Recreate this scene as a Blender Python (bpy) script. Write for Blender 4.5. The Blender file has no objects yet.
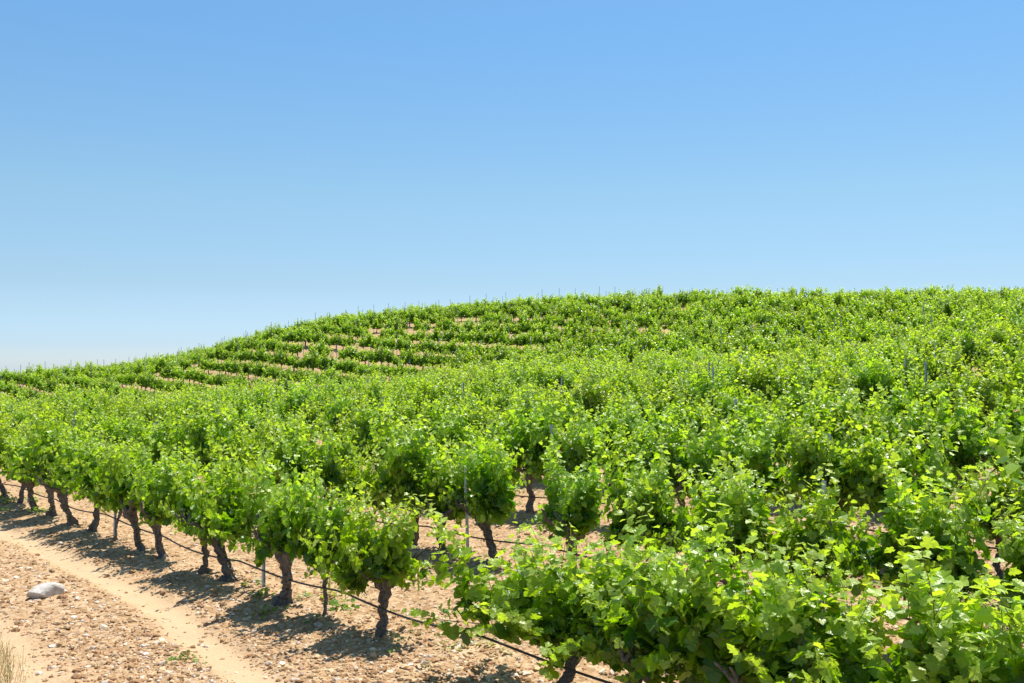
import bpy, math, random
import numpy as np
from mathutils import Vector

random.seed(7)
RNG = np.random.default_rng(11)
SC = bpy.context.scene
COL = SC.collection
R = math.radians

# ------------------------------------------------------------------ camera, light, exposure
EYE = 2.84           # metres above the foot of the front row
F = 1050.0           # focal length in pixels at 1024 wide
cam_d = bpy.data.cameras.new('camera')
cam = bpy.data.objects.new('camera', cam_d)
COL.objects.link(cam)
cam.location = (0, 0, EYE)
cam_d.sensor_width = 36.0
cam_d.lens = F / 1024 * 36.0
cam.rotation_euler = (R(90) + math.atan(18.5 / F), 0, 0)
cam_d.clip_start = 0.05
cam_d.clip_end = 20000
SC.camera = cam

SUN_EL = 69.0
SUN_AZ = math.atan2(0.30, 0.50)      # clockwise from +Y
w = bpy.data.worlds.new('World')
SC.world = w
w.use_nodes = True
nt = w.node_tree
bg = nt.nodes['Background']
sky = nt.nodes.new('ShaderNodeTexSky')
sky.sky_type = 'NISHITA'
sky.sun_disc = False
sky.sun_elevation = R(SUN_EL)
sky.sun_rotation = SUN_AZ
sky.altitude = 700
sky.air_density = 1.0
sky.dust_density = 0.35
sky.ozone_density = 2.0
tcw = nt.nodes.new('ShaderNodeTexCoord')
spw = nt.nodes.new('ShaderNodeSeparateXYZ')
nt.links.new(tcw.outputs['Generated'], spw.inputs[0])
rw = nt.nodes.new('ShaderNodeValToRGB')
el = rw.color_ramp.elements
el[0].position = 0.0; el[0].color = (.58, .72, 1.0, 1)
el[1].position = 0.6; el[1].color = (.80, .95, 1.0, 1)
for p_, c_ in ((.016, (.50, .65, .96)), (.07, (.54, .63, .74)), (.154, (.63, .755, .76)), (.30, (.60, .85, .93))):
    e_ = el.new(p_); e_.color = (*c_, 1)
nt.links.new(spw.outputs[2], rw.inputs[0])
mw = nt.nodes.new('ShaderNodeMix'); mw.data_type = 'RGBA'; mw.blend_type = 'MULTIPLY'
mw.inputs[0].default_value = 1.0
nt.links.new(sky.outputs[0], mw.inputs[6]); nt.links.new(rw.outputs[0], mw.inputs[7])
nt.links.new(mw.outputs[2], bg.inputs[0])
bg.inputs[1].default_value = 0.10

sd = bpy.data.lights.new('sun', 'SUN')
sd.energy = 4.3
sd.angle = R(0.53)
sd.color = (1.0, 0.955, 0.88)
sun = bpy.data.objects.new('sun', sd)
COL.objects.link(sun)
sv = Vector((math.sin(SUN_AZ) * math.cos(R(SUN_EL)), math.cos(SUN_AZ) * math.cos(R(SUN_EL)), math.sin(R(SUN_EL))))
sun.rotation_euler = sv.to_track_quat('Z', 'Y').to_euler()
sun.location = (20, 30, 60)
SC.view_settings.view_transform = 'Standard'
SC.view_settings.look = 'None'
SC.view_settings.exposure = 0.75
SC.view_settings.gamma = 1.0
SC.render.engine = 'CYCLES'
SC.cycles.max_bounces = 8
SC.cycles.diffuse_bounces = 4
SC.cycles.transmission_bounces = 6

# ------------------------------------------------------------------ small helpers
def put(o, label=None, cat=None, group=None, kind=None):
    if label: o['label'] = label
    if cat: o['category'] = cat
    if group: o['group'] = group
    if kind: o['kind'] = kind
    return o

def mesh_np(name, V, faces=None, loops=None, sizes=None, tint=None, mat_idx=None, mats=(), smooth=False):
    """V (n,3); either faces (m,k) array or loops + sizes"""
    me = bpy.data.meshes.new(name)
    V = np.asarray(V, dtype=np.float32)
    if faces is not None:
        faces = np.asarray(faces, dtype=np.int32)
        loops = faces.ravel()
        sizes = np.full(len(faces), faces.shape[1], dtype=np.int32)
    me.vertices.add(len(V))
    me.vertices.foreach_set('co', V.ravel())
    me.loops.add(len(loops))
    me.loops.foreach_set('vertex_index', np.asarray(loops, dtype=np.int32))
    me.polygons.add(len(sizes))
    st = np.zeros(len(sizes), dtype=np.int32)
    st[1:] = np.cumsum(sizes)[:-1]
    me.polygons.foreach_set('loop_start', st)
    me.polygons.foreach_set('loop_total', np.asarray(sizes, dtype=np.int32))
    if mat_idx is not None:
        me.polygons.foreach_set('material_index', np.asarray(mat_idx, dtype=np.int32))
    me.polygons.foreach_set('use_smooth', np.full(len(sizes), bool(smooth)))
    if tint is not None:
        a = me.attributes.new('tint', 'FLOAT_COLOR', 'POINT')
        t = np.ones((len(V), 4), dtype=np.float32)
        t[:, :3] = tint
        a.data.foreach_set('color', t.ravel())
    for m in mats:
        me.materials.append(m)
    me.update(calc_edges=True)
    return me

def link(name, me, parent=None, loc=None):
    o = bpy.data.objects.new(name, me)
    COL.objects.link(o)
    if parent: o.parent = parent
    if loc is not None: o.location = loc
    return o

def hash2(ix, iy, s=0):
    n = (ix.astype(np.int64) * 374761393 + iy.astype(np.int64) * 668265263 + s * 1442695041) & 0x7fffffff
    n = ((n ^ (n >> 13)) * 1274126177) & 0x7fffffff
    return ((n ^ (n >> 16)) & 0xffff) / 65535.0

def vnoise(x, y, s=0):
    x = np.asarray(x, float); y = np.asarray(y, float)
    ix = np.floor(x); iy = np.floor(y)
    fx = x - ix; fy = y - iy
    fx = fx * fx * (3 - 2 * fx); fy = fy * fy * (3 - 2 * fy)
    a = hash2(ix, iy, s); b = hash2(ix + 1, iy, s); c = hash2(ix, iy + 1, s); d = hash2(ix + 1, iy + 1, s)
    return (a * (1 - fx) + b * fx) * (1 - fy) + (c * (1 - fx) + d * fx) * fy

def fbm(x, y, s=0, o=3):
    r = 0; a = 1; t = 0
    for i in range(o):
        r = r + a * vnoise(x * 2 ** i, y * 2 ** i, s + i); t += a; a *= .5
    return r / t

class Buf:
    """collects pieces (verts, face lists, tint, material) into one mesh"""
    def __init__(s):
        s.V = []; s.L = []; s.S = []; s.T = []; s.M = []; s.n = 0
    def add(s, V, faces, tint=(1, 1, 1), mat=0):
        V = np.asarray(V, float); faces = np.asarray(faces, int)
        s.V.append(V); s.L.append((faces + s.n).ravel())
        s.S.append(np.full(len(faces), faces.shape[1])); s.M.append(np.full(len(faces), mat))
        t = np.asarray(tint, float)
        s.T.append(np.broadcast_to(t, (len(V), 3)))
        s.n += len(V)
    def arrays(s):
        return (np.concatenate(s.V), np.concatenate(s.L), np.concatenate(s.S), np.concatenate(s.T), np.concatenate(s.M))
    def mesh(s, name, mats, smooth=False):
        V, L, S, T, M = s.arrays()
        return mesh_np(name, V, loops=L, sizes=S, tint=T, mat_idx=M, mats=mats, smooth=smooth)

def tube(path, rad, sides=8, ridge=None, cap=True):
    """tube along path points; ridge(ang, t, i) -> radius factor"""
    P = np.asarray(path, float); n = len(P)
    Tn = np.gradient(P, axis=0); Tn /= np.linalg.norm(Tn, axis=1)[:, None] + 1e-9
    ref = np.array([0.0, 1.0, 0.13]); V = []
    ang = np.linspace(0, 2 * np.pi, sides, endpoint=False)
    for i in range(n):
        t = Tn[i]
        a = ref - t * ref.dot(t)
        if np.linalg.norm(a) < 1e-3: a = np.array([1.0, 0, 0]) - t * t[0]
        a /= np.linalg.norm(a); ref = a
        b = np.cross(t, a)
        r = rad[i] * (ridge(ang, i) if ridge else 1.0)
        V.append(P[i] + (np.cos(ang) * r)[:, None] * a + (np.sin(ang) * r)[:, None] * b)
    V = np.concatenate(V)
    Fc = []
    for i in range(n - 1):
        for k in range(sides):
            k2 = (k + 1) % sides
            Fc.append((i * sides + k, i * sides + k2, (i + 1) * sides + k2, (i + 1) * sides + k))
    if cap:
        c = len(V)
        V = np.vstack([V, P[-1] + Tn[-1] * rad[-1] * .5])
        for k in range(sides):
            Fc.append(((n - 1) * sides + k, (n - 1) * sides + (k + 1) % sides, c, c))
        Fc2 = np.array([f for f in Fc])
        return V, Fc2
    return V, np.array(Fc)

def add_tube(buf, path, rad, sides=8, ridge=None, tint=(1, 1, 1), mat=0):
    V, Fc = tube(path, rad, sides, ridge, cap=False)
    buf.add(V, Fc, tint, mat)
    n = len(path)
    c = np.asarray(path[-1])
    Vc = np.vstack([V[(n - 1) * sides:], c + (np.asarray(path[-1]) - np.asarray(path[-2])) * .15])
    Ft = [(k, (k + 1) % sides, sides) for k in range(sides)]
    buf.add(Vc, Ft, tint, mat)

# ------------------------------------------------------------------ terrain
ND = np.array([0.766, 0.643])      # across the rows
DD = np.array([-0.643, 0.766])     # along the rows, away to the left
Q0 = 5.8
ROW = 2.8
CTRL = []
def colpts(px, lst):
    u = (px - 512) / F
    for Y, h in lst: CTRL.append((u * Y, Y, h))
colpts(-250, [(10, 0), (30, -.1), (60, -.8), (90, -2.2), (130, -4), (190, -9)])
colpts(0, [(8, 0), (15, 0), (21.6, 0), (40, -.35), (72, -2.6), (100, .35), (125, -1.5), (180, -9)])
colpts(150, [(15.3, 0), (38, 0), (70, -1.9), (104, 1.15), (130, .3), (180, -8)])
colpts(300, [(8, 0), (11.85, 0), (22, .1), (38, .3), (70, -.7), (105, 5.25), (130, 4.4), (190, -6)])
colpts(400, [(36, .55), (66, .2), (102, 6.2), (130, 5.7), (190, -5)])
colpts(512, [(7, 0), (9, 0), (14.5, .22), (25, .5), (36, .9), (57, 1.3), (98, 7.1), (125, 6.3), (190, -4)])
colpts(640, [(7.9, 0), (20, .45), (34, 1.1), (50, 1.5), (91, 7.2), (120, 6.4)])
colpts(760, [(5, 0), (7, 0), (12, .3), (20, .65), (33, 1.3), (41, 1.45), (85, 6.9), (115, 6.3), (190, -4)])
colpts(1024, [(5.7, 0), (9, .25), (16, .8), (30, 2.3), (36, 2.4), (78, 6.7), (110, 6.8), (190, -2)])
colpts(1250, [(4.9, 0.05), (14, .9), (28, 2.9), (70, 6.6), (110, 6.9)])
for p in [(0, 0), (-6, 0), (5, 0), (-12, 5), (0, 3.5), (-6, 5), (-4, 8), (0, -10), (-12, -10), (12, -8), (-20, 8), (-25, 20), (10, 2), (14, 5)]:
    CTRL.append((p[0], p[1], 0.0 if p[0] < 8 else .4))
CTRL = np.array(CTRL, float)
def _U(r2):
    return 0.5 * r2 * np.log(r2 + 1e-6)
_n = len(CTRL)
_K = _U(((CTRL[:, None, :2] - CTRL[None, :, :2]) ** 2).sum(-1)) + np.eye(_n) * 2.0
_P = np.hstack([np.ones((_n, 1)), CTRL[:, :2]])
_A = np.zeros((_n + 3, _n + 3)); _A[:_n, :_n] = _K; _A[:_n, _n:] = _P; _A[_n:, :_n] = _P.T
_W = np.linalg.solve(_A, np.concatenate([CTRL[:, 2], np.zeros(3)]))
def tps(x, y):
    x = np.asarray(x, float).ravel(); y = np.asarray(y, float).ravel()
    out = np.empty(len(x))
    for i in range(0, len(x), 40000):
        a = x[i:i + 40000]; b = y[i:i + 40000]
        r2 = (a[:, None] - CTRL[None, :, 0]) ** 2 + (b[:, None] - CTRL[None, :, 1]) ** 2
        out[i:i + 40000] = _U(r2) @ _W[:_n] + _W[_n] + _W[_n + 1] * a + _W[_n + 2] * b
    return out
def sstep(a, b, v):
    t = np.clip((v - a) / (b - a), 0, 1)
    return t * t * (3 - 2 * t)
def height(x, y):
    x = np.asarray(x, float); y = np.asarray(y, float); sh = x.shape
    r = np.hypot(x, y - 20).ravel()
    h = np.clip(tps(np.clip(x, -220, 220), np.clip(y, -120, 260)), -25, 14)
    back = 1 - sstep(-5, -40, y.ravel())
    h = h * np.where(y.ravel() < -5, 1 - sstep(5, 40, -y.ravel()), 1.0)
    k = sstep(150, 600, r)
    h = h * (1 - k) - 70 * k
    return h.reshape(sh)
def hz(x, y):
    return float(height(np.array([x]), np.array([y]))[0])
def qof(x, y):
    return ND[0] * x + ND[1] * y - Q0
def rowpt(q, s):
    """s metres along the row direction"""
    return ND[0] * (q + Q0) + DD[0] * s, ND[1] * (q + Q0) + DD[1] * s

# the near wheel rut bends away from the row towards the camera
RUT_S = np.array([-4, 2, 6, 8.4, 9.7, 11.8, 14.3, 17.2, 19.3, 40, 80])
RUT_Q1 = np.array([-4.6, -2.9, -2.0, -1.55, -1.36, -1.08, -.98, -.98, -.98, -1.1, -1.1])
RUT_Q2 = np.array([-6.6, -4.9, -3.9, -3.35, -3.2, -3.12, -3.05, -3.05, -3.05, -3.1, -3.1])
def micro(x, y):
    """clods, wheel ruts and the low bank the vines stand on; also the rut mask"""
    q = qof(x, y); s = DD[0] * x + DD[1] * y
    q1 = np.interp(s, RUT_S, RUT_Q1); q2 = np.interp(s, RUT_S, RUT_Q2)
    wob = (fbm(x * .8, y * .8, 5, 2) - .5) * .14
    m1 = np.exp(-(((q - q1 + wob)) / .25) ** 4)
    m2 = np.exp(-(((q - q2 + .02 + wob)) / .58) ** 4)
    m = np.clip(m1 + m2, 0, 1)
    bank = .05 * np.exp(-(((q + ROW / 2) % ROW - ROW / 2) / .45) ** 2) * (q > -1)
    c = (fbm(x * 5, y * 5, 21, 3) - .5) * .075 + (vnoise(x * 17, y * 17, 31) - .5) * .022
    c *= (1 - .85 * m)
    return bank + c - .045 * m + (fbm(x * 1.1, y * 1.1, 41, 2) - .5) * .08, m

# ------------------------------------------------------------------ materials
def mat(name):
    m = bpy.data.materials.new(name); m.use_nodes = True
    nt = m.node_tree
    b = nt.nodes['Principled BSDF']
    return m, nt, b
def node(nt, t, **kw):
    n = nt.nodes.new(t)
    for k, v in kw.items(): setattr(n, k, v)
    return n
def ramp(nt, stops):
    r = nt.nodes.new('ShaderNodeValToRGB')
    e = r.color_ramp.elements
    e[0].position = stops[0][0]; e[0].color = (*stops[0][1], 1)
    e[1].position = stops[-1][0]; e[1].color = (*stops[-1][1], 1)
    for p, c in stops[1:-1]:
        x = e.new(p); x.color = (*c, 1)
    return r

def soil_material():
    m, nt, b = mat('stony_soil')
    tc = node(nt, 'ShaderNodeNewGeometry')
    n1 = node(nt, 'ShaderNodeTexNoise'); n1.inputs['Scale'].default_value = 3.2; n1.inputs['Detail'].default_value = 8; n1.inputs['Roughness'].default_value = .7
    nt.links.new(tc.outputs['Position'], n1.inputs['Vector'])
    r = ramp(nt, [(.30, (.19, .105, .05)), (.45, (.33, .20, .095)), (.58, (.43, .275, .14)), (.75, (.54, .385, .225))])
    nt.links.new(n1.outputs[0], r.inputs[0])
    # pebbles
    v = node(nt, 'ShaderNodeTexVoronoi'); v.inputs['Scale'].default_value = 22
    nt.links.new(tc.outputs['Position'], v.inputs['Vector'])
    pr = ramp(nt, [(0, (.22, .125, .065)), (.5, (.44, .285, .155)), (1, (.68, .53, .37))])
    sep = node(nt, 'ShaderNodeSeparateColor'); nt.links.new(v.outputs['Color'], sep.inputs[0])
    nt.links.new(sep.outputs[0], pr.inputs[0])
    mx = node(nt, 'ShaderNodeMix', data_type='RGBA')
    nt.links.new(r.outputs[0], mx.inputs[6]); nt.links.new(pr.outputs[0], mx.inputs[7])
    at = node(nt, 'ShaderNodeAttribute', attribute_name='tint')
    sa = node(nt, 'ShaderNodeSeparateColor'); nt.links.new(at.outputs['Color'], sa.inputs[0])
    inv = node(nt, 'ShaderNodeMath', operation='MULTIPLY_ADD'); inv.inputs[1].default_value = -.45; inv.inputs[2].default_value = .5
    nt.links.new(sa.outputs[0], inv.inputs[0]); nt.links.new(inv.outputs[0], mx.inputs[0])
    # the pressed wheel ruts are paler
    mr = node(nt, 'ShaderNodeMix', data_type='RGBA'); mr.inputs[7].default_value = (.58, .415, .255, 1)
    f = node(nt, 'ShaderNodeMath', operation='MULTIPLY'); f.inputs[1].default_value = .72
    nt.links.new(sa.outputs[0], f.inputs[0]); nt.links.new(f.outputs[0], mr.inputs[0])
    nt.links.new(mx.outputs[2], mr.inputs[6])
    nt.links.new(mr.outputs[2], b.inputs['Base Color'])
    b.inputs['Roughness'].default_value = .95
    b.inputs['Specular IOR Level'].default_value = .15
    n2 = node(nt, 'ShaderNodeTexNoise'); n2.inputs['Scale'].default_value = 38; n2.inputs['Detail'].default_value = 5
    nt.links.new(tc.outputs['Position'], n2.inputs['Vector'])
    bp = node(nt, 'ShaderNodeBump'); bp.inputs['Strength'].default_value = .55; bp.inputs['Distance'].default_value = .03
    nt.links.new(n2.outputs[0], bp.inputs['Height']); nt.links.new(bp.outputs[0], b.inputs['Normal'])
    return m

def tint_material(name, rough=.9, spec=.2, noise=18, amt=.35):
    m, nt, b = mat(name)
    at = node(nt, 'ShaderNodeAttribute', attribute_name='tint')
    g = node(nt, 'ShaderNodeNewGeometry')
    n = node(nt, 'ShaderNodeTexNoise'); n.inputs['Scale'].default_value = noise; n.inputs['Detail'].default_value = 5
    nt.links.new(g.outputs['Position'], n.inputs['Vector'])
    r = ramp(nt, [(.3, (1 - amt,) * 3), (.7, (1 + amt * .4,) * 3)])
    nt.links.new(n.outputs[0], r.inputs[0])
    mx = node(nt, 'ShaderNodeMix', data_type='RGBA', blend_type='MULTIPLY'); mx.inputs[0].default_value = 1
    nt.links.new(at.outputs['Color'], mx.inputs[6]); nt.links.new(r.outputs[0], mx.inputs[7])
    nt.links.new(mx.outputs[2], b.inputs['Base Color'])
    b.inputs['Roughness'].default_value = rough
    b.inputs['Specular IOR Level'].default_value = spec
    return m, nt, b

def leaf_material():
    m, nt, b = mat('vine_leaf')
    out = nt.nodes['Material Output']
    at = node(nt, 'ShaderNodeAttribute', attribute_name='tint')
    oi = node(nt, 'ShaderNodeObjectInfo')
    hs = node(nt, 'ShaderNodeHueSaturation')
    mr = node(nt, 'ShaderNodeMapRange'); mr.inputs[3].default_value = .488; mr.inputs[4].default_value = .510
    nt.links.new(oi.outputs['Random'], mr.inputs[0]); nt.links.new(mr.outputs[0], hs.inputs['Hue'])
    nt.links.new(at.outputs['Color'], hs.inputs['Color'])
    # pale matt underside
    g = node(nt, 'ShaderNodeNewGeometry')
    mb = node(nt, 'ShaderNodeMix', data_type='RGBA'); mb.inputs[7].default_value = (.16, .27, .03, 1)
    fb = node(nt, 'ShaderNodeMath', operation='MULTIPLY'); fb.inputs[1].default_value = .3
    nt.links.new(g.outputs['Backfacing'], fb.inputs[0]); nt.links.new(fb.outputs[0], mb.inputs[0])
    nt.links.new(hs.outputs[0], mb.inputs[6])
    nt.links.new(mb.outputs[2], b.inputs['Base Color'])
    b.inputs['Roughness'].default_value = .36
    b.inputs['Specular IOR Level'].default_value = .5
    tr = node(nt, 'ShaderNodeBsdfTranslucent')
    tm = node(nt, 'ShaderNodeMix', data_type='RGBA', blend_type='MULTIPLY'); tm.inputs[0].default_value = 1
    tm.inputs[7].default_value = (2.2, 2.25, .36, 1)
    nt.links.new(hs.outputs[0], tm.inputs[6]); nt.links.new(tm.outputs[2], tr.inputs['Color'])
    ms = node(nt, 'ShaderNodeMixShader'); ms.inputs[0].default_value = .42
    nt.links.new(b.outputs[0], ms.inputs[1]); nt.links.new(tr.outputs[0], ms.inputs[2])
    nt.links.new(ms.outputs[0], out.inputs['Surface'])
    n = node(nt, 'ShaderNodeTexNoise'); n.inputs['Scale'].default_value = 55
    nt.links.new(g.outputs['Position'], n.inputs['Vector'])
    bp = node(nt, 'ShaderNodeBump'); bp.inputs['Strength'].default_value = .35; bp.inputs['Distance'].default_value = .01
    nt.links.new(n.outputs[0], bp.inputs['Height']); nt.links.new(bp.outputs[0], b.inputs['Normal'])
    return m

def bark_material():
    m, nt, b = tint_material('vine_bark', .95, .1, 30, .5)
    tc = node(nt, 'ShaderNodeTexCoord')
    mp = node(nt, 'ShaderNodeMapping'); mp.inputs['Scale'].default_value = (75, 75, 9)
    nt.links.new(tc.outputs['Object'], mp.inputs['Vector'])
    n = node(nt, 'ShaderNodeTexNoise'); n.inputs['Scale'].default_value = 1; n.inputs['Detail'].default_value = 6; n.inputs['Distortion'].default_value = .6
    nt.links.new(mp.outputs[0], n.inputs['Vector'])
    bp = node(nt, 'ShaderNodeBump'); bp.inputs['Strength'].default_value = 1; bp.inputs['Distance'].default_value = .03
    nt.links.new(n.outputs[0], bp.inputs['Height']); nt.links.new(bp.outputs[0], b.inputs['Normal'])
    return m

M_SOIL = soil_material()
M_STONE, _, _ = tint_material('field_stone', .88, .25, 14, .3)
M_LEAF = leaf_material()
M_BARK = bark_material()
M_STEM, _, _ = tint_material('green_shoot', .6, .3, 20, .2)
M_DRY, _, _ = tint_material('dry_grass', .8, .2, 6, .2)
M_HOSE, _, hb = mat('black_hose'); hb.inputs['Base Color'].default_value = (.025, .025, .028, 1); hb.inputs['Roughness'].default_value = .5
M_STEEL, snt, sb = tint_material('galvanised_steel', .5, .5, 9, .3); sb.inputs['Metallic'].default_value = .1

# ------------------------------------------------------------------ ground: one sheet, finer near the camera
def axis(lo, d0, d1, hi, fine, far0, grow, lim):
    """fine spacing between d0..d1, growing outwards"""
    a = list(np.arange(d0, d1, fine))
    st = fine; v = a[-1]
    while v < hi:
        st = min(st * grow, far0 if v < lim else 1e9); v += st; a.append(v)
    st = fine; v = d0; b = []
    while v > lo:
        st = min(st * grow, far0 if v > -lim else 1e9); v -= st; b.append(v)
    return np.array(b[::-1] + a)
gx = axis(-3500, -10.5, 3.0, 3500, .05, 1.6, 1.08, 150)
gy = axis(-600, 6.5, 17.5, 4200, .055, 1.6, 1.06, 200)
GX, GY = np.meshgrid(gx, gy)
GH = height(GX, GY)
mc, mk = micro(GX, GY)
near = 1 - sstep(22, 60, np.hypot(GX, GY))
GZ = GH + mc * near
nx, ny = len(gx), len(gy)
idx = np.arange(nx * ny).reshape(ny, nx)
gf = np.stack([idx[:-1, :-1], idx[:-1, 1:], idx[1:, 1:], idx[1:, :-1]], -1).reshape(-1, 4)
gt = np.zeros((nx * ny, 3)); gt[:, 0] = (mk * near).ravel()
ground = link('ground', mesh_np('ground', np.stack([GX.ravel(), GY.ravel(), GZ.ravel()], 1), faces=gf, tint=gt, mats=[M_SOIL], smooth=True))
put(ground, 'tan stony vineyard soil with two pale wheel ruts', kind='structure')
print('ground', nx, ny)

def ground_z(x, y):
    m, _ = micro(x, y)
    return height(x, y) + m * (1 - sstep(22, 60, np.hypot(x, y)))

# ------------------------------------------------------------------ leaves and vines
half = [(0.16, -0.12), (0.40, -0.04), (0.50, 0.16), (0.40, 0.24), (0.60, 0.50), (0.36, 0.52), (0.28, 0.74)]
outl = [(0, 0.03)] + half + [(0, 1.0)] + [(-x, y) for x, y in half[::-1]]
HI = np.array([(0, .36)] + outl, float)
HI_F = [(0, i, i + 1 if i < len(outl) else 1) for i in range(1, len(outl) + 1)]
LO = np.array([(0, 0), (.52, .1), (.45, .6), (0, 1), (-.45, .6), (-.52, .1)], float)
LO_F = [(0, 1, 2, 3), (0, 3, 4, 5)]

def leaf_batch(buf, base, N, D, size, tint, lod):
    """place leaves: base points, unit-ish normals N, directions D, sizes"""
    T = HI if lod == 0 else LO
    Fc = np.array(HI_F if lod == 0 else LO_F)
    n = len(base)
    N = N / np.linalg.norm(N, axis=1)[:, None]
    D = D - N * (D * N).sum(1)[:, None]
    D = D / (np.linalg.norm(D, axis=1)[:, None] + 1e-9)
    X = np.cross(D, N)
    fold = RNG.uniform(-.1, .38, n); curl = RNG.uniform(0, .35, n); wv = RNG.uniform(-.07, .07, (n, len(T)))
    x = T[None, :, 0]; y = T[None, :, 1]
    z = fold[:, None] * np.abs(x) - curl[:, None] * (y - .3) ** 2 + wv
    V = base[:, None, :] + size[:, None, None] * (x[..., None] * X[:, None, :] + y[..., None] * D[:, None, :] + z[..., None] * N[:, None, :])
    k = len(T)
    faces = (Fc[None] + (np.arange(n) * k)[:, None, None]).reshape(-1, Fc.shape[1])
    buf.add(V.reshape(-1, 3), faces, np.repeat(tint, k, axis=0), 0)

def leaf_tint(n, young):
    """young 0..1; mature leaves deep green, tips yellow green"""
    old = np.array([.042, .128, .010]); mid = np.array([.182, .315, .011]); tip = np.array([.34, .45, .095])
    a = np.clip(young + RNG.normal(0, .15, n), 0, 1)[:, None]
    c = np.where(a < .5, old + (mid - old) * a * 2, mid + (tip - mid) * (a - .5) * 2)
    return c * RNG.uniform(.78, 1.2, (n, 1))

def foliage(lod=0, shoots=24, lat=.75, wide=.46, seed=0, tall=1.0, skirt=.36, sizek=1.0, stems=True):
    """crown of one vine: shoots rise from the arms and arch over, leaves alternate along each; x runs along the row"""
    rs = np.random.default_rng(seed)
    buf = Buf()
    B = []; NN = []; Dn = []; S = []; Y = []
    spurs = rs.uniform(-wide, wide, 7)
    for k in range(shoots):
        x0 = spurs[k % 7] * .9 + rs.normal(0, .05) if k % 3 else rs.uniform(-wide * .8, wide * .8)
        p = np.array([x0, rs.normal(0, .09), .60 + rs.uniform(-.05, .10) - .05 * abs(x0)])
        az = rs.uniform(0, 2 * np.pi)
        tilt = abs(rs.normal(0, 22)) + 3
        if rs.random() < skirt: tilt = rs.uniform(60, 112)
        tilt = R(min(tilt, 108))
        d = np.array([math.sin(tilt) * math.cos(az) * .9 + x0 * .5, math.sin(tilt) * math.sin(az), math.cos(tilt)])
        d /= np.linalg.norm(d)
        L = rs.uniform(.62, 1.08) * tall * (1 - .50 * min(1, tilt / R(95)))
        if rs.random() < .20: L *= 1.27
        step = .050
        n = max(5, int(L / step)); pts = [p.copy()]; side = rs.uniform(0, 2 * np.pi)
        for i in range(n):
            t = i / n
            d = d + np.array([rs.normal(0, .05), rs.normal(0, .05), rs.normal(0, .04) - .022 * (.3 + t)])
            if d[2] < .1 and t < .5: d[2] += .02
            d /= np.linalg.norm(d)
            p = p + d * step
            if p[2] < .48: p[2] = .48; d[2] = abs(d[2])
            pts.append(p.copy())
            side += np.pi + rs.normal(0, .35)
            a = np.cross(d, [0, 0, 1]); a /= np.linalg.norm(a) + 1e-6
            b = np.cross(d, a)
            for r in range(2):
                if r and rs.random() > lat: continue
                ang = side + (np.pi + rs.normal(0, .7)) * r
                out = a * math.cos(ang) + b * math.sin(ang) + d * .3
                if lod and rs.random() < .0: continue
                pl = rs.uniform(.04, .095) * (1 - .5 * t) * (1 if r == 0 else 1.3)
                bp = p + out * pl + np.array([0, 0, .02])
                sz = (.136 if r == 0 else .092) * (1 - .60 * t ** 1.5) * rs.uniform(.75, 1.22) * sizek
                rad = np.array([p[0] * .6, p[1], (p[2] - .95) * .9]); rad /= np.linalg.norm(rad) + .15
                nn = np.array([0, 0, .28]) + rad * .95 + rs.normal(0, .58, 3)
                dd = out * .6 + rad * .3 + np.array([0, 0, -.75]) + rs.normal(0, .35, 3)
                B.append(bp); NN.append(nn); Dn.append(dd); S.append(sz)
                Y.append(.18 + .78 * t ** 1.5 + (.12 if r else 0) + .28 * (p[2] - .9))
        if stems and lod == 0:
            pts = np.array(pts)
            rad_ = np.linspace(.0045, .0018, len(pts))
            add_tube(buf, pts, rad_, 4, tint=(.16, .20, .05) if k % 3 else (.22, .13, .06), mat=1)
    B = np.array(B); NN = np.array(NN); Dn = np.array(Dn); S = np.array(S); Y = np.array(Y)
    leaf_batch(buf, B, NN, Dn, S, leaf_tint(len(B), Y), lod)
    return buf

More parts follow.
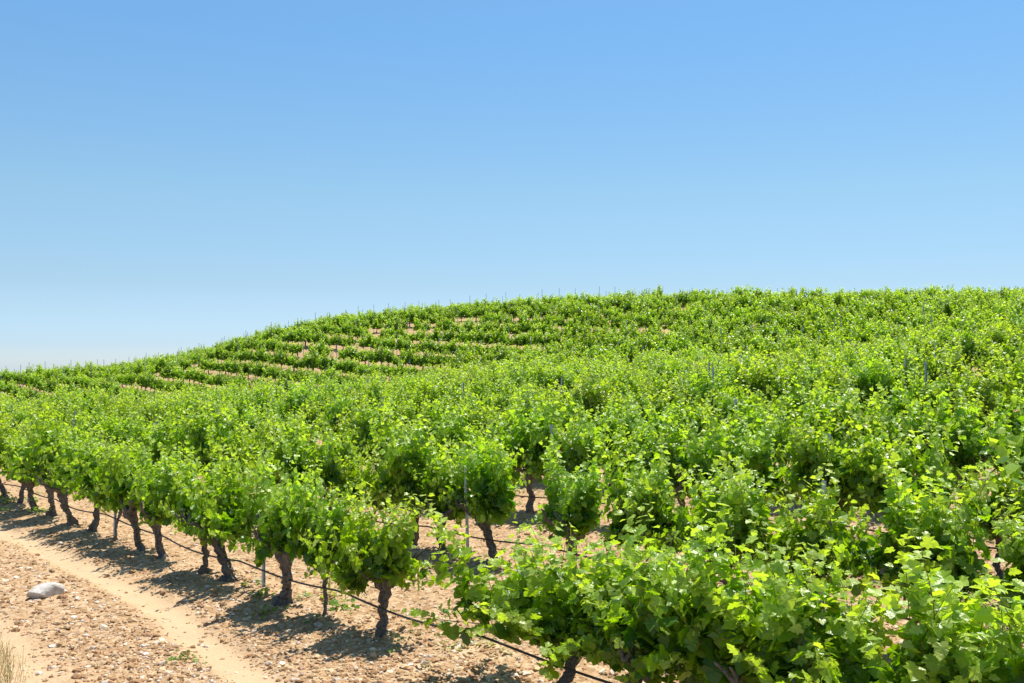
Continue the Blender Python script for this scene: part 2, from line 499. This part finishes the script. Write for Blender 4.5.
def trunk(seed, thick=.055, hgt=.62, lean=.08, arms=3):
    rs = np.random.default_rng(seed)
    buf = Buf()
    n = 30
    t = np.linspace(0, 1, n)
    la = rs.uniform(0, 2 * np.pi)
    bx = np.cumsum(rs.normal(0, .009, n)) + lean * math.cos(la) * (t ** 1.2)
    by = np.cumsum(rs.normal(0, .009, n)) + lean * math.sin(la) * (t ** 1.2)
    path = np.stack([bx - bx[0], by - by[0], -.10 + t * (hgt + .10)], 1)
    rad = thick * (1 + .55 * np.exp(-((t - .13) / .10) ** 2) * .6 - .26 * np.sin(t * np.pi) + .62 * np.exp(-((t - .93) / .16) ** 2))
    rad *= 1 + np.convolve(rs.normal(0, .22, n + 2), [.3, .4, .3], 'valid')
    lob = rs.uniform(0, 6.28, 3); tw = rs.uniform(-2.5, 2.5)
    noise = rs.normal(0, .085, (n, 22)) + rs.normal(0, .08, (1, 22))
    def ridge(ang, i):
        a = ang + tw * t[i]
        return 1 + .20 * np.sin(3 * a + lob[0]) + .13 * np.sin(5 * a + lob[1]) + .07 * np.sin(2 * a + lob[2]) + noise[i]
    base = np.array([.215, .190, .170]) * rs.uniform(.8, 1.15)
    add_tube(buf, path, rad, 22, ridge, tint=base)
    top = path[-1]
    for k in range(arms):
        az = (0 if k % 2 == 0 else np.pi) + rs.normal(0, .45)
        L = rs.uniform(.20, .38)
        m = 7; tt = np.linspace(0, 1, m)
        px = top[0] + math.cos(az) * L * tt; py = top[1] + math.sin(az) * L * tt * .8
        pz = top[2] - .07 + .07 * tt + .10 * tt ** 2 + rs.normal(0, .008, m)
        add_tube(buf, np.stack([px, py, pz], 1), thick * (.68 - .36 * tt) * (1 + rs.normal(0, .1, m)), 9,
                 lambda ang, i: 1 + .15 * np.sin(3 * ang + i), tint=base * .9)
        e = np.array([px[-1], py[-1], pz[-1]])
        for j in range(2):
            q = e + np.array([rs.normal(0, .05), rs.normal(0, .05), rs.uniform(.08, .14)])
            add_tube(buf, np.array([e - [0, 0, .02], (e + q) / 2 + rs.normal(0, .01, 3), q]), np.array([.022, .014, .009]), 6, tint=base * .9)
    return buf

CROWNS = [foliage(0, lat=.95, shoots=int(38 + 10 * ((i * 37) % 10) / 10), seed=100 + i, wide=.42 + .03 * (i % 4), tall=.90 + .07 * (i % 4)).mesh('foliage_%d' % i, [M_LEAF, M_STEM]) for i in range(14)]
TR_THICK = [trunk(200 + i, .042 + .009 * (i % 3), .58 + .03 * (i % 3), .08 + .045 * (i % 3), 3).mesh('trunk_%d' % i, [M_BARK]) for i in range(10)]
TR_THIN = [trunk(300 + i, .024 + .004 * i, .62, .06, 2).mesh('thin_trunk_%d' % i, [M_BARK]) for i in range(3)]
ROWANG = math.atan2(DD[1], DD[0])

def in_view(x, y, z, m=0.0):
    if y < .5: return False
    px = 512 + F * x / y
    return -m < px < 1024 + m

# --- positions
# front row: read from where each trunk stands
front_px = [(-22, 't'), (-8, 't'), (6, 't'), (21, 't'), (36, 't'), (53, 't'), (76, 't'), (94, 't'), (117, 'n'), (142, 't'), (165, 'm'), (203, 't'),
            (229, 't'), (281, 't'), (322, 'n'), (383, 't'), (557, 't'), (625, 't'), (657, 't'), (745, 't'), (850, 't'), (968, 't')]
def s_of_px(px, q=0.0):
    u = (px - 512) / F
    Y = (Q0 + q) / (ND[0] * u + ND[1])
    X = u * Y
    return DD[0] * X + DD[1] * Y
VINES = []       # (row, s, kind)
for px, k in front_px:
    VINES.append((0, s_of_px(px), k))
sl = s_of_px(-22)
for k in range(1, 40):
    VINES.append((0, sl + 1.08 * k + RNG.normal(0, .08), 't'))
sr = s_of_px(968)
for k in range(1, 4):
    VINES.append((0, sr - 1.1 * k, 't'))
NROWS = 46
GAPS = [(318, 358, 22, 9), (485, 322, 42, 8), (430, 333, 26, 6), (157, 380, 16, 5), (592, 334, 12, 4), (375, 336, 14, 4), (500, 318, 14, 4)]
R1 = [s_of_px(444, ROW), s_of_px(493, ROW)]
for t_ in R1: VINES.append((1, t_, 'm'))
for r in range(1, NROWS):
    q = r * ROW
    off = RNG.uniform(0, 1.1)
    s = -110 + off
    while s < 135:
        sj = s + RNG.normal(0, .09)
        x, y = rowpt(q, sj)
        s += 1.12
        if y < 1.5 or y > 135: continue
        if not (-170 < 512 + F * x / y < 1200): continue
        dist = math.hypot(x, y)
        miss = .025
        if dist > 60:
            miss = .045
            pv = 512 + F * x / y; ph = 360 - F * (hz(x, y) + .3 - EYE) / y
            for cx, cy, rx, ry in GAPS:
                if ((pv - cx) / rx) ** 2 + ((ph - cy) / ry) ** 2 < 1: miss = .40
        if RNG.random() < miss: continue
        if r == 1 and min(abs(sj - t_) for t_ in R1) < .6: continue
        VINES.append((r, sj, 'n' if RNG.random() < .12 else ('m' if RNG.random() < .3 else 't')))
# a narrow unplanted break on the right, where bare ground shows between two slopes
def in_break(x, y):
    px = 512 + F * x / y
    if px < 735: return False
    yc = 37.5 - 3.0 * (px - 760) / 264
    return abs(y - yc) < 1.5
V2 = []
for r, s, k in VINES:
    x, y = rowpt(r * ROW, s)
    if r > 3 and in_break(x, y): continue
    V2.append((r, s, k, x, y))
xs = np.array([v[3] for v in V2]); ys = np.array([v[4] for v in V2])
zs = ground_z(xs, ys)
V2 = [(r, s, k, x, y, float(z)) for (r, s, k, x, y), z in zip(V2, zs)]
# what the picture can show: project the crown top and drop vines wholly behind the hill
tab_px = np.arange(-200, 1300, 10)
def sky_y(px):
    u = (px - 512) / F
    Y = np.arange(8, 135, 1.5); h = height(u * Y, Y)
    e = (h + 1.2 - EYE) / Y
    return e
HEL = {int(p): np.maximum.accumulate(sky_y(p)) for p in tab_px}
def hidden(x, y, z):
    p = int(round((512 + F * x / y) / 10) * 10); p = max(-200, min(1290, p))
    i = int((y - 8) / 1.5) - 4
    if i < 1: return False
    return (z + 1.75 - EYE) / y < HEL[p][min(i, len(HEL[p]) - 1)] - .002
def framed(v):
    m = 20 + .45 * F / v[4]
    return -m < 512 + F * v[3] / v[4] < 1024 + m
V2 = [v for v in V2 if v[4] < 134]
shown = [v for v in V2 if framed(v) and not hidden(v[3], v[4], v[5])]
shown.sort(key=lambda v: v[4])
NEAR = shown[:300]
nearset = set(id(v) for v in NEAR)
lim = NEAR[-1][4]
REST = [v for v in V2 if id(v) not in nearset]
print('vines', len(V2), 'shown', len(shown), 'near limit', lim, 'rest', len(REST))

ORD = ['first', 'second', 'third', 'fourth', 'fifth', 'sixth', 'seventh', 'eighth', 'ninth', 'tenth', 'eleventh', 'twelfth', 'thirteenth',
       'fourteenth', 'fifteenth', 'sixteenth', 'seventeenth', 'eighteenth', 'nineteenth', 'twentieth', 'twenty-first', 'twenty-second',
       'twenty-third', 'twenty-fourth', 'twenty-fifth', 'twenty-sixth', 'twenty-seventh', 'twenty-eighth', 'twenty-ninth', 'thirtieth']
FRONT_LABEL = {
    383: 'bushy vine standing alone before the wide gap in the front row',
    322: 'slender dark-trunked vine just left of the vine beside the wide gap',
    281: 'thick gnarled vine right beside the grey stake in the front row',
    229: 'stout-trunked vine just left of the grey stake in the front row',
    203: 'vine with crooked leaning trunk, second left of the nearest front stake',
    165: 'medium-trunked vine, third left of the nearest stake in the front row',
    142: 'broad-trunked vine with pale bark, fourth left of the nearest front stake',
    117: 'thin-stemmed vine just right of the second nearest front stake',
    94: 'stocky vine just left of the second nearest front stake',
    76: 'vine with a swollen trunk foot, second left of the second nearest stake',
    53: 'dark leaning vine, third left of the second nearest front stake',
    36: 'short dark vine, fourth left of the second nearest front stake',
    21: 'vine beside the third nearest stake, near the left edge of the track',
    6: 'vine where the front row leaves the photo on the left',
    557: 'large leafy vine on the near side of the wide gap in front row',
    625: 'dense vine with twisted dark trunk, second right of the wide gap',
    657: 'vine with forked twisted trunk, third right of the wide gap in front',
    745: 'large-leaved vine at the bottom edge, fourth right of the wide gap',
    850: 'large-leaved vine at the bottom edge, fifth right of the wide gap',
    968: 'nearest large-leaved vine in the bottom right corner of the photo',
}
proto = None
rowcount = {}
for v in sorted(NEAR, key=lambda v: (v[0], -v[1] if v[0] == 0 else v[1])):
    r, s, k, x, y, z = v
    out = r > 0 and not 0 < 512 + F * x / y < 1024
    i = rowcount.get((r, out), 0); rowcount[(r, out)] = i + 1
    if proto is None:
        e = bpy.data.objects.new('grape_vine', None); COL.objects.link(e)
        tr = link('trunk', TR_THICK[0], e); fo = link('foliage', CROWNS[0], e)
        proto = (e, tr, fo)
    else:
        e = proto[0].copy(); tr = proto[1].copy(); fo = proto[2].copy()
        for o in (e, tr, fo): COL.objects.link(o)
        tr.parent = e; fo.parent = e
    e.empty_display_size = .2
    thin = k == 'n'
    tr.data = random.choice(TR_THIN) if thin else random.choice(TR_THICK)
    fo.data = random.choice(CROWNS)
    e.location = (x, y, z)
    e.rotation_euler = (0, 0, ROWANG + random.choice((0, math.pi)) + random.gauss(0, .16))
    sc = random.gauss(1.0, .06)
    if thin: sc *= .9
    tr.rotation_euler = (0, 0, random.uniform(0, 6.28))
    ks = 1.0
    fo.scale = (random.uniform(.90, 1.14) * ks, random.uniform(.86, 1.04) * ks, random.uniform(.92, 1.13))
    if r == 0:
        fo.location = (0, 0, .05); fo.scale[0] = random.uniform(.70, .90)
    tr.scale = (1, 1, 1)
    e.scale = (sc, sc, sc)
    lab = None
    if r == 0:
        for p in FRONT_LABEL:
            if abs(s - s_of_px(p)) < .02:
                lab = FRONT_LABEL[p]
                if p == 383: e.scale = (.98, .98, .98)
                if p == 557:
                    e.rotation_euler = (0, 0, ROWANG); fo.data = CROWNS[6]; fo.scale = (1.5, 1.25, 1.0); fo.location = (.36, 0, 0)
                if p == 625: fo.scale = (1.1, 1.05, .88)
                if p == 657: fo.scale = (1.1, 1.05, .90)
                if p in (745, 850, 968):
                    hk = (1.04, .95, 1.0)[(745, 850, 968).index(p)]
                    e.scale = (1, 1, 1); fo.scale = (1.25, 1.05, hk); fo.data = CROWNS[(2, 10, 7)[(745, 850, 968).index(p)]]
                if p in (281, 229, 203): tr.scale = (1.15, 1.15, 1)
        if lab is None:
            lab = 'leafy vine just outside the %s of the front row, %s in line' % ('far end' if s > 10 else 'near end', ORD[i])
    else:
        size = 'slender' if thin else ('full' if sc > 1.0 else 'bushy')
        lab = '%s green vine, %s from the right in the %s row back from the track' % (size, ORD[min(i, 29)] if i < 30 else str(i + 1) + 'th', ORD[min(r, 29)])
    if out:
        lab = '%s vine cut off by the %s edge of the photo in the %s row' % (('leafy', 'bushy', 'dense', 'full')[i % 4], 'right' if x > 0 else 'left', ORD[min(r, 29)])
    put(e, lab, 'grape vine', 'grape vines in the planted rows')

# --- all vines farther off: one mass
LOWS = []
for i in range(12):
    b = foliage(1, shoots=26, lat=.55, seed=500 + i, wide=.50, sizek=1.4, skirt=.45, stems=False, tall=.98)
    V, L, S, T, M = b.arrays()
    tb = Buf(); rs = np.random.default_rng(900 + i)
    th = .05 if i % 3 else .035
    lean = rs.normal(0, .06, 2)
    add_tube(tb, np.array([[0, 0, -.1], [lean[0] * .4, lean[1] * .4, .25], [lean[0], lean[1], .66]]), np.array([th * 1.3, th, th * 1.2]), 6, tint=(.14, .11, .09))
    for sg in (-1, 1):
        add_tube(tb, np.array([[lean[0], lean[1], .58], [lean[0] + sg * .15, lean[1], .64], [lean[0] + sg * .3, lean[1], .74]]), np.array([th * .7, th * .5, .015]), 5, tint=(.14, .11, .09))
    tV, tL, tS, tT, tM = tb.arrays()
    V = np.vstack([V, tV]); L = np.concatenate([L, tL + len(V) - len(tV)]); S = np.concatenate([S, tS]); T = np.vstack([T, tT]); M = np.concatenate([M, tM + 1])
    LOWS.append((V, L, S, T, M))
BV, BL, BS, BT, BM = [], [], [], [], []
n0 = 0
for v in REST:
    r, s, k, x, y, z = v
    if hidden(x, y, z) and y > 50 and hidden(x, y, z + .6): continue
    V, L, S, T, M = LOWS[int(RNG.integers(len(LOWS)))]
    a = ROWANG + (0 if RNG.random() < .5 else math.pi) + RNG.normal(0, .2)
    sc = RNG.normal(1.0, .09)
    P = V * np.array([sc * RNG.uniform(.85, 1.15), sc * .95, sc * RNG.uniform(.84, 1.1)]) - np.array([0, 0, .07])
    c, sn = math.cos(a), math.sin(a)
    P = np.stack([P[:, 0] * c - P[:, 1] * sn + x, P[:, 0] * sn + P[:, 1] * c + y, P[:, 2] + z], 1)
    BV.append(P); BL.append(L + n0); BS.append(S); BT.append(T * RNG.uniform(.85, 1.15)); BM.append(M)
    n0 += len(P)
far = link('distant_vines', mesh_np('distant_vines', np.concatenate(BV), loops=np.concatenate(BL), sizes=np.concatenate(BS),
           tint=np.concatenate(BT), mat_idx=np.concatenate(BM), mats=[M_LEAF, M_BARK]))
put(far, 'countless small green vines covering the far hillside in rows', 'vines', kind='stuff')
print('far verts', n0, 'vines', len(BV))

# ------------------------------------------------------------------ stakes
def stake_mesh(h):
    b = Buf(); wd, dp, t = .017, .015, .004
    prof = [(-wd, -dp), (-wd, dp), (-wd + t, dp), (-wd + t, -dp + t), (wd - t, -dp + t), (wd - t, dp), (wd, dp), (wd, -dp)]
    n = len(prof)
    lv = [-.35] + list(np.linspace(0.0, h, 9))
    V = [(x, y, z) for z in lv for x, y in prof]
    Fc = [(i * n + k, i * n + (k + 1) % n, (i + 1) * n + (k + 1) % n, (i + 1) * n + k) for i in range(len(lv) - 1) for k in range(n)]
    b.add(V, Fc, (.50, .56, .64))
    o = (len(lv) - 1) * n
    b.add([V[o + k] for k in range(n)], [(0, 1, 2, 3), (0, 3, 4, 7), (4, 5, 6, 7)], (.50, .56, .64))
    # wire hooks punched out along both flanges
    for z in np.arange(.35, h - .05, .18):
        for sx in (-1, 1):
            x0 = sx * wd; x1 = sx * (wd + .009)
            q = [(x0, 0, z), (x1, 0, z + .004), (x1, 0, z + .022), (x0, 0, z + .012)]
            VV = [(a, -.002 + .006, c) for a, _, c in q] + [(a, .010, c) for a, _, c in q]
            b.add(VV, [(0, 1, 2, 3), (4, 7, 6, 5), (0, 4, 5, 1), (1, 5, 6, 2), (2, 6, 7, 3), (3, 7, 4, 0)], (.30, .33, .36))
    return b.mesh('stake_%d' % int(h * 100), [M_STEEL])
ST = [stake_mesh(h) for h in (1.32, 1.46, 1.55, 1.68)]
STK = []
for px in (22, 107, 254):
    STK.append((0, s_of_px(px), 1))
s3 = s_of_px(22)
for k in range(1, 9): STK.append((0, s3 + 5.0 * k, 1))
for r in range(1, NROWS):
    s = -100 + RNG.uniform(0, 5.4)
    if r == 1: s = s_of_px(476, ROW) - 5.5 * 18
    while s < 130:
        STK.append((r, s + RNG.normal(0, .15), 0)); s += 5.5
L_ = []
for r, s, f in STK:
    x, y = rowpt(r * ROW + (.14 if f else 0), s)
    if y < 4 or y > 130: continue
    px = 512 + F * x / y
    if not (-60 < px < 1080): continue
    if r == 0 and px < -60: continue
    L_.append((r, s, f, x, y))
sz = ground_z(np.array([a[3] for a in L_]), np.array([a[4] for a in L_]))
L_ = [(*a, float(z)) for a, z in zip(L_, sz)]
L_ = [a for a in L_ if not hidden(a[3], a[4], a[5] + .3)]
L_.sort(key=lambda a: a[4])
NS = [a for a in L_ if -4 < 512 + F * a[3] / a[4] < 1028][:290]
ns = set(id(a) for a in NS)
sproto = None; cnt = {}
for a in sorted(NS, key=lambda a: (a[0], -a[1] if a[0] == 0 else a[1])):
    r, s, f, x, y, z = a
    i = cnt.get(r, 0); cnt[r] = i + 1
    if sproto is None:
        o = link('metal_stake', ST[0]); sproto = o
    else:
        o = sproto.copy(); COL.objects.link(o)
    o.data = ST[0] if f else (ST[1] if r < 3 else random.choice(ST[1:]))
    o.location = (x, y, z)
    o.rotation_euler = (random.gauss(0, .025), random.gauss(0, .025), ROWANG + math.pi / 2 + random.gauss(0, .2))
    if f:
        lab = {0: 'grey metal stake in the front row near the left edge of the photo',
               1: 'grey metal stake between a thin vine and a stocky vine, front row',
               2: 'nearest grey metal stake, beside the thick gnarled front-row vine'}.get(i, 'grey metal stake beyond the left end of the front row')
    else:
        lab = 'grey metal stake, %s from the right in the %s row back from the track' % (ORD[min(i, 29)], ORD[min(r, 29)] if r < 30 else 'highest')
    put(o, lab, 'stake', 'metal stakes standing in the vine rows')
far_b = Buf()
for a in L_:
    if id(a) in ns: continue
    r, s, f, x, y, z = a
    h = random.uniform(1.85, 2.2); lx, ly = random.gauss(0, .04), random.gauss(0, .04); wd = .019
    V = [(x + sx * wd + k * lx, y + sy * wd + k * ly, z - .2 + k * (h + .2)) for k in (0, 1) for sx, sy in ((-1, -1), (1, -1), (1, 1), (-1, 1))]
    far_b.add(V, [(0, 1, 5, 4), (1, 2, 6, 5), (2, 3, 7, 6), (3, 0, 4, 7), (4, 5, 6, 7)], (.50, .56, .64))
if far_b.n:
    put(link('distant_stakes', far_b.mesh('distant_stakes', [M_STEEL])), 'many thin grey stakes along the far hilltop rows', 'stakes', kind='stuff')
print('stakes', len(NS), 'of', len(L_))

# ------------------------------------------------------------------ drip hoses
HL = ['black drip hose hanging along the front row beside the track', 'black drip hose along the second row behind the track',
      'black drip hose along the third row from the track']
for r in range(3):
    smax = 60 if r == 0 else 30
    ss = np.arange(-6, smax, .25)
    X, Y = rowpt(r * ROW, ss)
    k = Y > 2.0
    ss, X, Y = ss[k], X[k], Y[k]
    ph = (ss % 2.4) / 2.4
    zz = height(X, Y) + .40 - .05 * np.sin(ph * np.pi) + (vnoise(ss * .35, ss * 0, 9) - .5) * .08
    side = .05 * np.sin(ss * 1.3) - .07
    P = np.stack([X + ND[0] * side, Y + ND[1] * side, zz], 1)
    b = Buf(); add_tube(b, P, np.full(len(P), .0105), 8)
    put(link('drip_hose', b.mesh('drip_hose', [M_HOSE], smooth=True)), HL[r], 'hose', 'drip hoses strung along the rows')

# ------------------------------------------------------------------ stones and clods
ph_ = (1 + 5 ** .5) / 2
ICO = np.array([(-1, ph_, 0), (1, ph_, 0), (-1, -ph_, 0), (1, -ph_, 0), (0, -1, ph_), (0, 1, ph_), (0, -1, -ph_), (0, 1, -ph_), (ph_, 0, -1), (ph_, 0, 1), (-ph_, 0, -1), (-ph_, 0, 1)]) / 1.9
ICF = np.array([(0, 11, 5), (0, 5, 1), (0, 1, 7), (0, 7, 10), (0, 10, 11), (1, 5, 9), (5, 11, 4), (11, 10, 2), (10, 7, 6), (7, 1, 8), (3, 9, 4), (3, 4, 2), (3, 2, 6), (3, 6, 8), (3, 8, 9), (4, 9, 5), (2, 4, 11), (6, 2, 10), (8, 6, 7), (9, 8, 1)])
NST = 52000
Yr = 1 / RNG.uniform(1 / 40, 1 / 7.0, NST * 3)
Ur = RNG.uniform(-.56, .54, NST * 3)
Xr = Yr * Ur
q = qof(Xr, Yr)
_, mk = micro(Xr, Yr)
pk = np.where(q < .3, 1.0, .45) * (1 - .95 * mk) * (.45 + .9 * fbm(Xr * 1.5, Yr * 1.5, 61, 2))
ok = (RNG.random(len(Xr)) < pk) & (q > -11)
Xr, Yr = Xr[ok][:NST], Yr[ok][:NST]
n = len(Xr)
size = np.exp(RNG.normal(math.log(.0125), .52, n)).clip(.005, .045)
V = ICO[None] * (1 + RNG.normal(0, .16, (n, 12, 1)))
sq = np.stack([RNG.uniform(.8, 1.4, n), RNG.uniform(.7, 1.1, n), RNG.uniform(.45, .8, n)], 1)
V = V * sq[:, None, :] * size[:, None, None]
a = RNG.uniform(0, 6.28, n); c, s_ = np.cos(a)[:, None], np.sin(a)[:, None]
V = np.stack([V[..., 0] * c - V[..., 1] * s_, V[..., 0] * s_ + V[..., 1] * c, V[..., 2]], -1)
Zr = ground_z(Xr, Yr) + size * .12
V = V + np.stack([Xr, Yr, Zr], 1)[:, None, :]
pal = np.array([(.48, .305, .155), (.58, .41, .235), (.36, .205, .10), (.72, .59, .45), (.52, .41, .33), (.42, .23, .12), (.80, .73, .64)])
ci = RNG.choice(len(pal), n, p=[.31, .26, .17, .11, .04, .10, .01])
T = np.repeat(pal[ci] * RNG.uniform(.85, 1.12, (n, 1)), 12, axis=0)
Fc = (ICF[None] + (np.arange(n) * 12)[:, None, None]).reshape(-1, 3)
put(link('gravel', mesh_np('gravel', V.reshape(-1, 3), faces=Fc, tint=T, mats=[M_STONE])), 'loose pebbles and soil clods strewn over the track', 'gravel', kind='stuff')

# the big pale rock on the track
def rock(name, loc, dims, seed, tint, rot):
    import bmesh
    rs = np.random.default_rng(seed)
    bm = bmesh.new(); bmesh.ops.create_icosphere(bm, subdivisions=4, radius=1)
    V = np.array([v.co[:] for v in bm.verts]); Fc = np.array([[v.index for v in f.verts] for f in bm.faces]); bm.free()
    for k in range(16):      # cut flat facets
        d = rs.normal(0, 1, 3); d[2] = d[2] * .8; d /= np.linalg.norm(d); lim_ = rs.uniform(.62, .88)
        pr = V @ d; ov = np.clip(pr - lim_, 0, None); V = V - ov[:, None] * d * .92
    V = V * (1 + .05 * (fbm(V[:, 0] * 3 + 9, V[:, 1] * 3 + V[:, 2] * 2, seed, 3) - .5)[:, None] * 2)
    V = V * np.array(dims) / 2
    o = link(name, mesh_np(name, V, faces=Fc, tint=tint, mats=[M_STONE]), loc=loc)
    o.rotation_euler = rot
    return o
Yk = EYE * F / (596 - 360); Xk = (47 - 512) / F * Yk
zk = float(ground_z(np.array([Xk]), np.array([Yk]))[0])
put(rock('white_rock', (Xk, Yk, zk + .035), (.44, .30, .25), 9, (.60, .545, .48), (0, R(-12), R(14))),
    'pale whitish rock lying between the two wheel ruts', 'rock')

# ------------------------------------------------------------------ weeds and dry grass
def weed(b, x, y, z, size, nl, tint):
    base = np.tile([x, y, z], (nl, 1)) + RNG.normal(0, size * .45, (nl, 3)) * [1, 1, .15]
    base[:, 2] = z + np.abs(RNG.normal(0, size * .25, nl))
    N = np.array([0, 0, 1]) + RNG.normal(0, .45, (nl, 3)); D = RNG.normal(0, 1, (nl, 3)) + [0, 0, .3]
    leaf_batch(b, base, N, D, RNG.uniform(.25, .6, nl) * size * .5, np.array(tint) * RNG.uniform(.7, 1.3, (nl, 1)), 1)
wb = Buf()
spots = []
for px, py, sz_, nl in [(345, 612, .16, 40), (332, 600, .14, 30), (312, 622, .12, 20), (305, 600, .12, 20), (262, 600, .13, 26), (270, 612, .12, 24), (258, 585, .10, 14),
                        (398, 645, .10, 20), (392, 655, .08, 16), (415, 640, .08, 12), (440, 640, .09, 12), (458, 652, .12, 22), (470, 640, .10, 16), (490, 650, .12, 20), (505, 660, .08, 12),
                        (180, 657, .10, 20), (196, 658, .09, 16), (170, 655, .07, 12), (42, 515, .16, 30), (30, 505, .15, 26), (10, 505, .2, 30), (0, 512, .15, 20), (75, 512, .08, 8),
                        (430, 668, .07, 10), (150, 600, .05, 6), (92, 645, .05, 6), (380, 585, .10, 14), (375, 600, .09, 12), (520, 640, .14, 20), (75, 650, .06, 8)]:
    Y = EYE * F / (py - 360); spots.append(((px - 512) / F * Y, Y, sz_, nl))
for i in range(520):
    Y = RNG.uniform(8, 38); X = RNG.uniform(-.5, .55) * Y
    qq = float(qof(X, Y))
    if qq < .2: continue
    spots.append((X, Y, RNG.uniform(.05, .13), int(RNG.integers(6, 18))))
sp = np.array([(a, b_) for a, b_, _, _ in spots]); spz = ground_z(sp[:, 0], sp[:, 1])
for (x, y, s1, nl), z in zip(spots, spz):
    weed(wb, x, y, float(z), s1 * (1.5 if s1 > .135 or nl > 13 else 1.0), int(nl * 1.3), (.13, .22, .05) if RNG.random() < .75 else (.25, .27, .12))
put(link('weeds', wb.mesh('weeds', [M_LEAF])), 'low green weeds sprouting in the soil among the vines', 'weeds', kind='stuff')

gb = Buf()
for i in range(520):
    Y = RNG.uniform(8.7, 10.8); X = -.488 * Y + abs(RNG.normal(0, .17)) * (10.9 - Y) - .25 * RNG.random()
    z = float(ground_z(np.array([X]), np.array([Y]))[0])
    h = RNG.uniform(.06, .26) * (1.1 if X < -.465 * Y else .7); a = RNG.uniform(0, 6.28); l = RNG.uniform(.03, .14)
    d = np.array([math.cos(a), math.sin(a), 0]); sdv = np.array([-math.sin(a), math.cos(a), 0]) * .003
    p0 = np.array([X, Y, z]); p1 = p0 + d * l * .35 + [0, 0, h * .6]; p2 = p0 + d * l + [0, 0, h]
    V = [p0 - sdv, p0 + sdv, p1 + sdv * .8, p1 - sdv * .8, p2 + sdv * .4, p2 - sdv * .4]
    gb.add(V, [(0, 1, 2, 3), (3, 2, 4, 5)], np.array((.66, .53, .28) if RNG.random() < .85 else (.34, .38, .12)) * RNG.uniform(.8, 1.15))
put(link('dry_grass', gb.mesh('dry_grass', [M_DRY])), 'wispy straw-coloured grass in the bottom left corner', 'grass', kind='stuff')
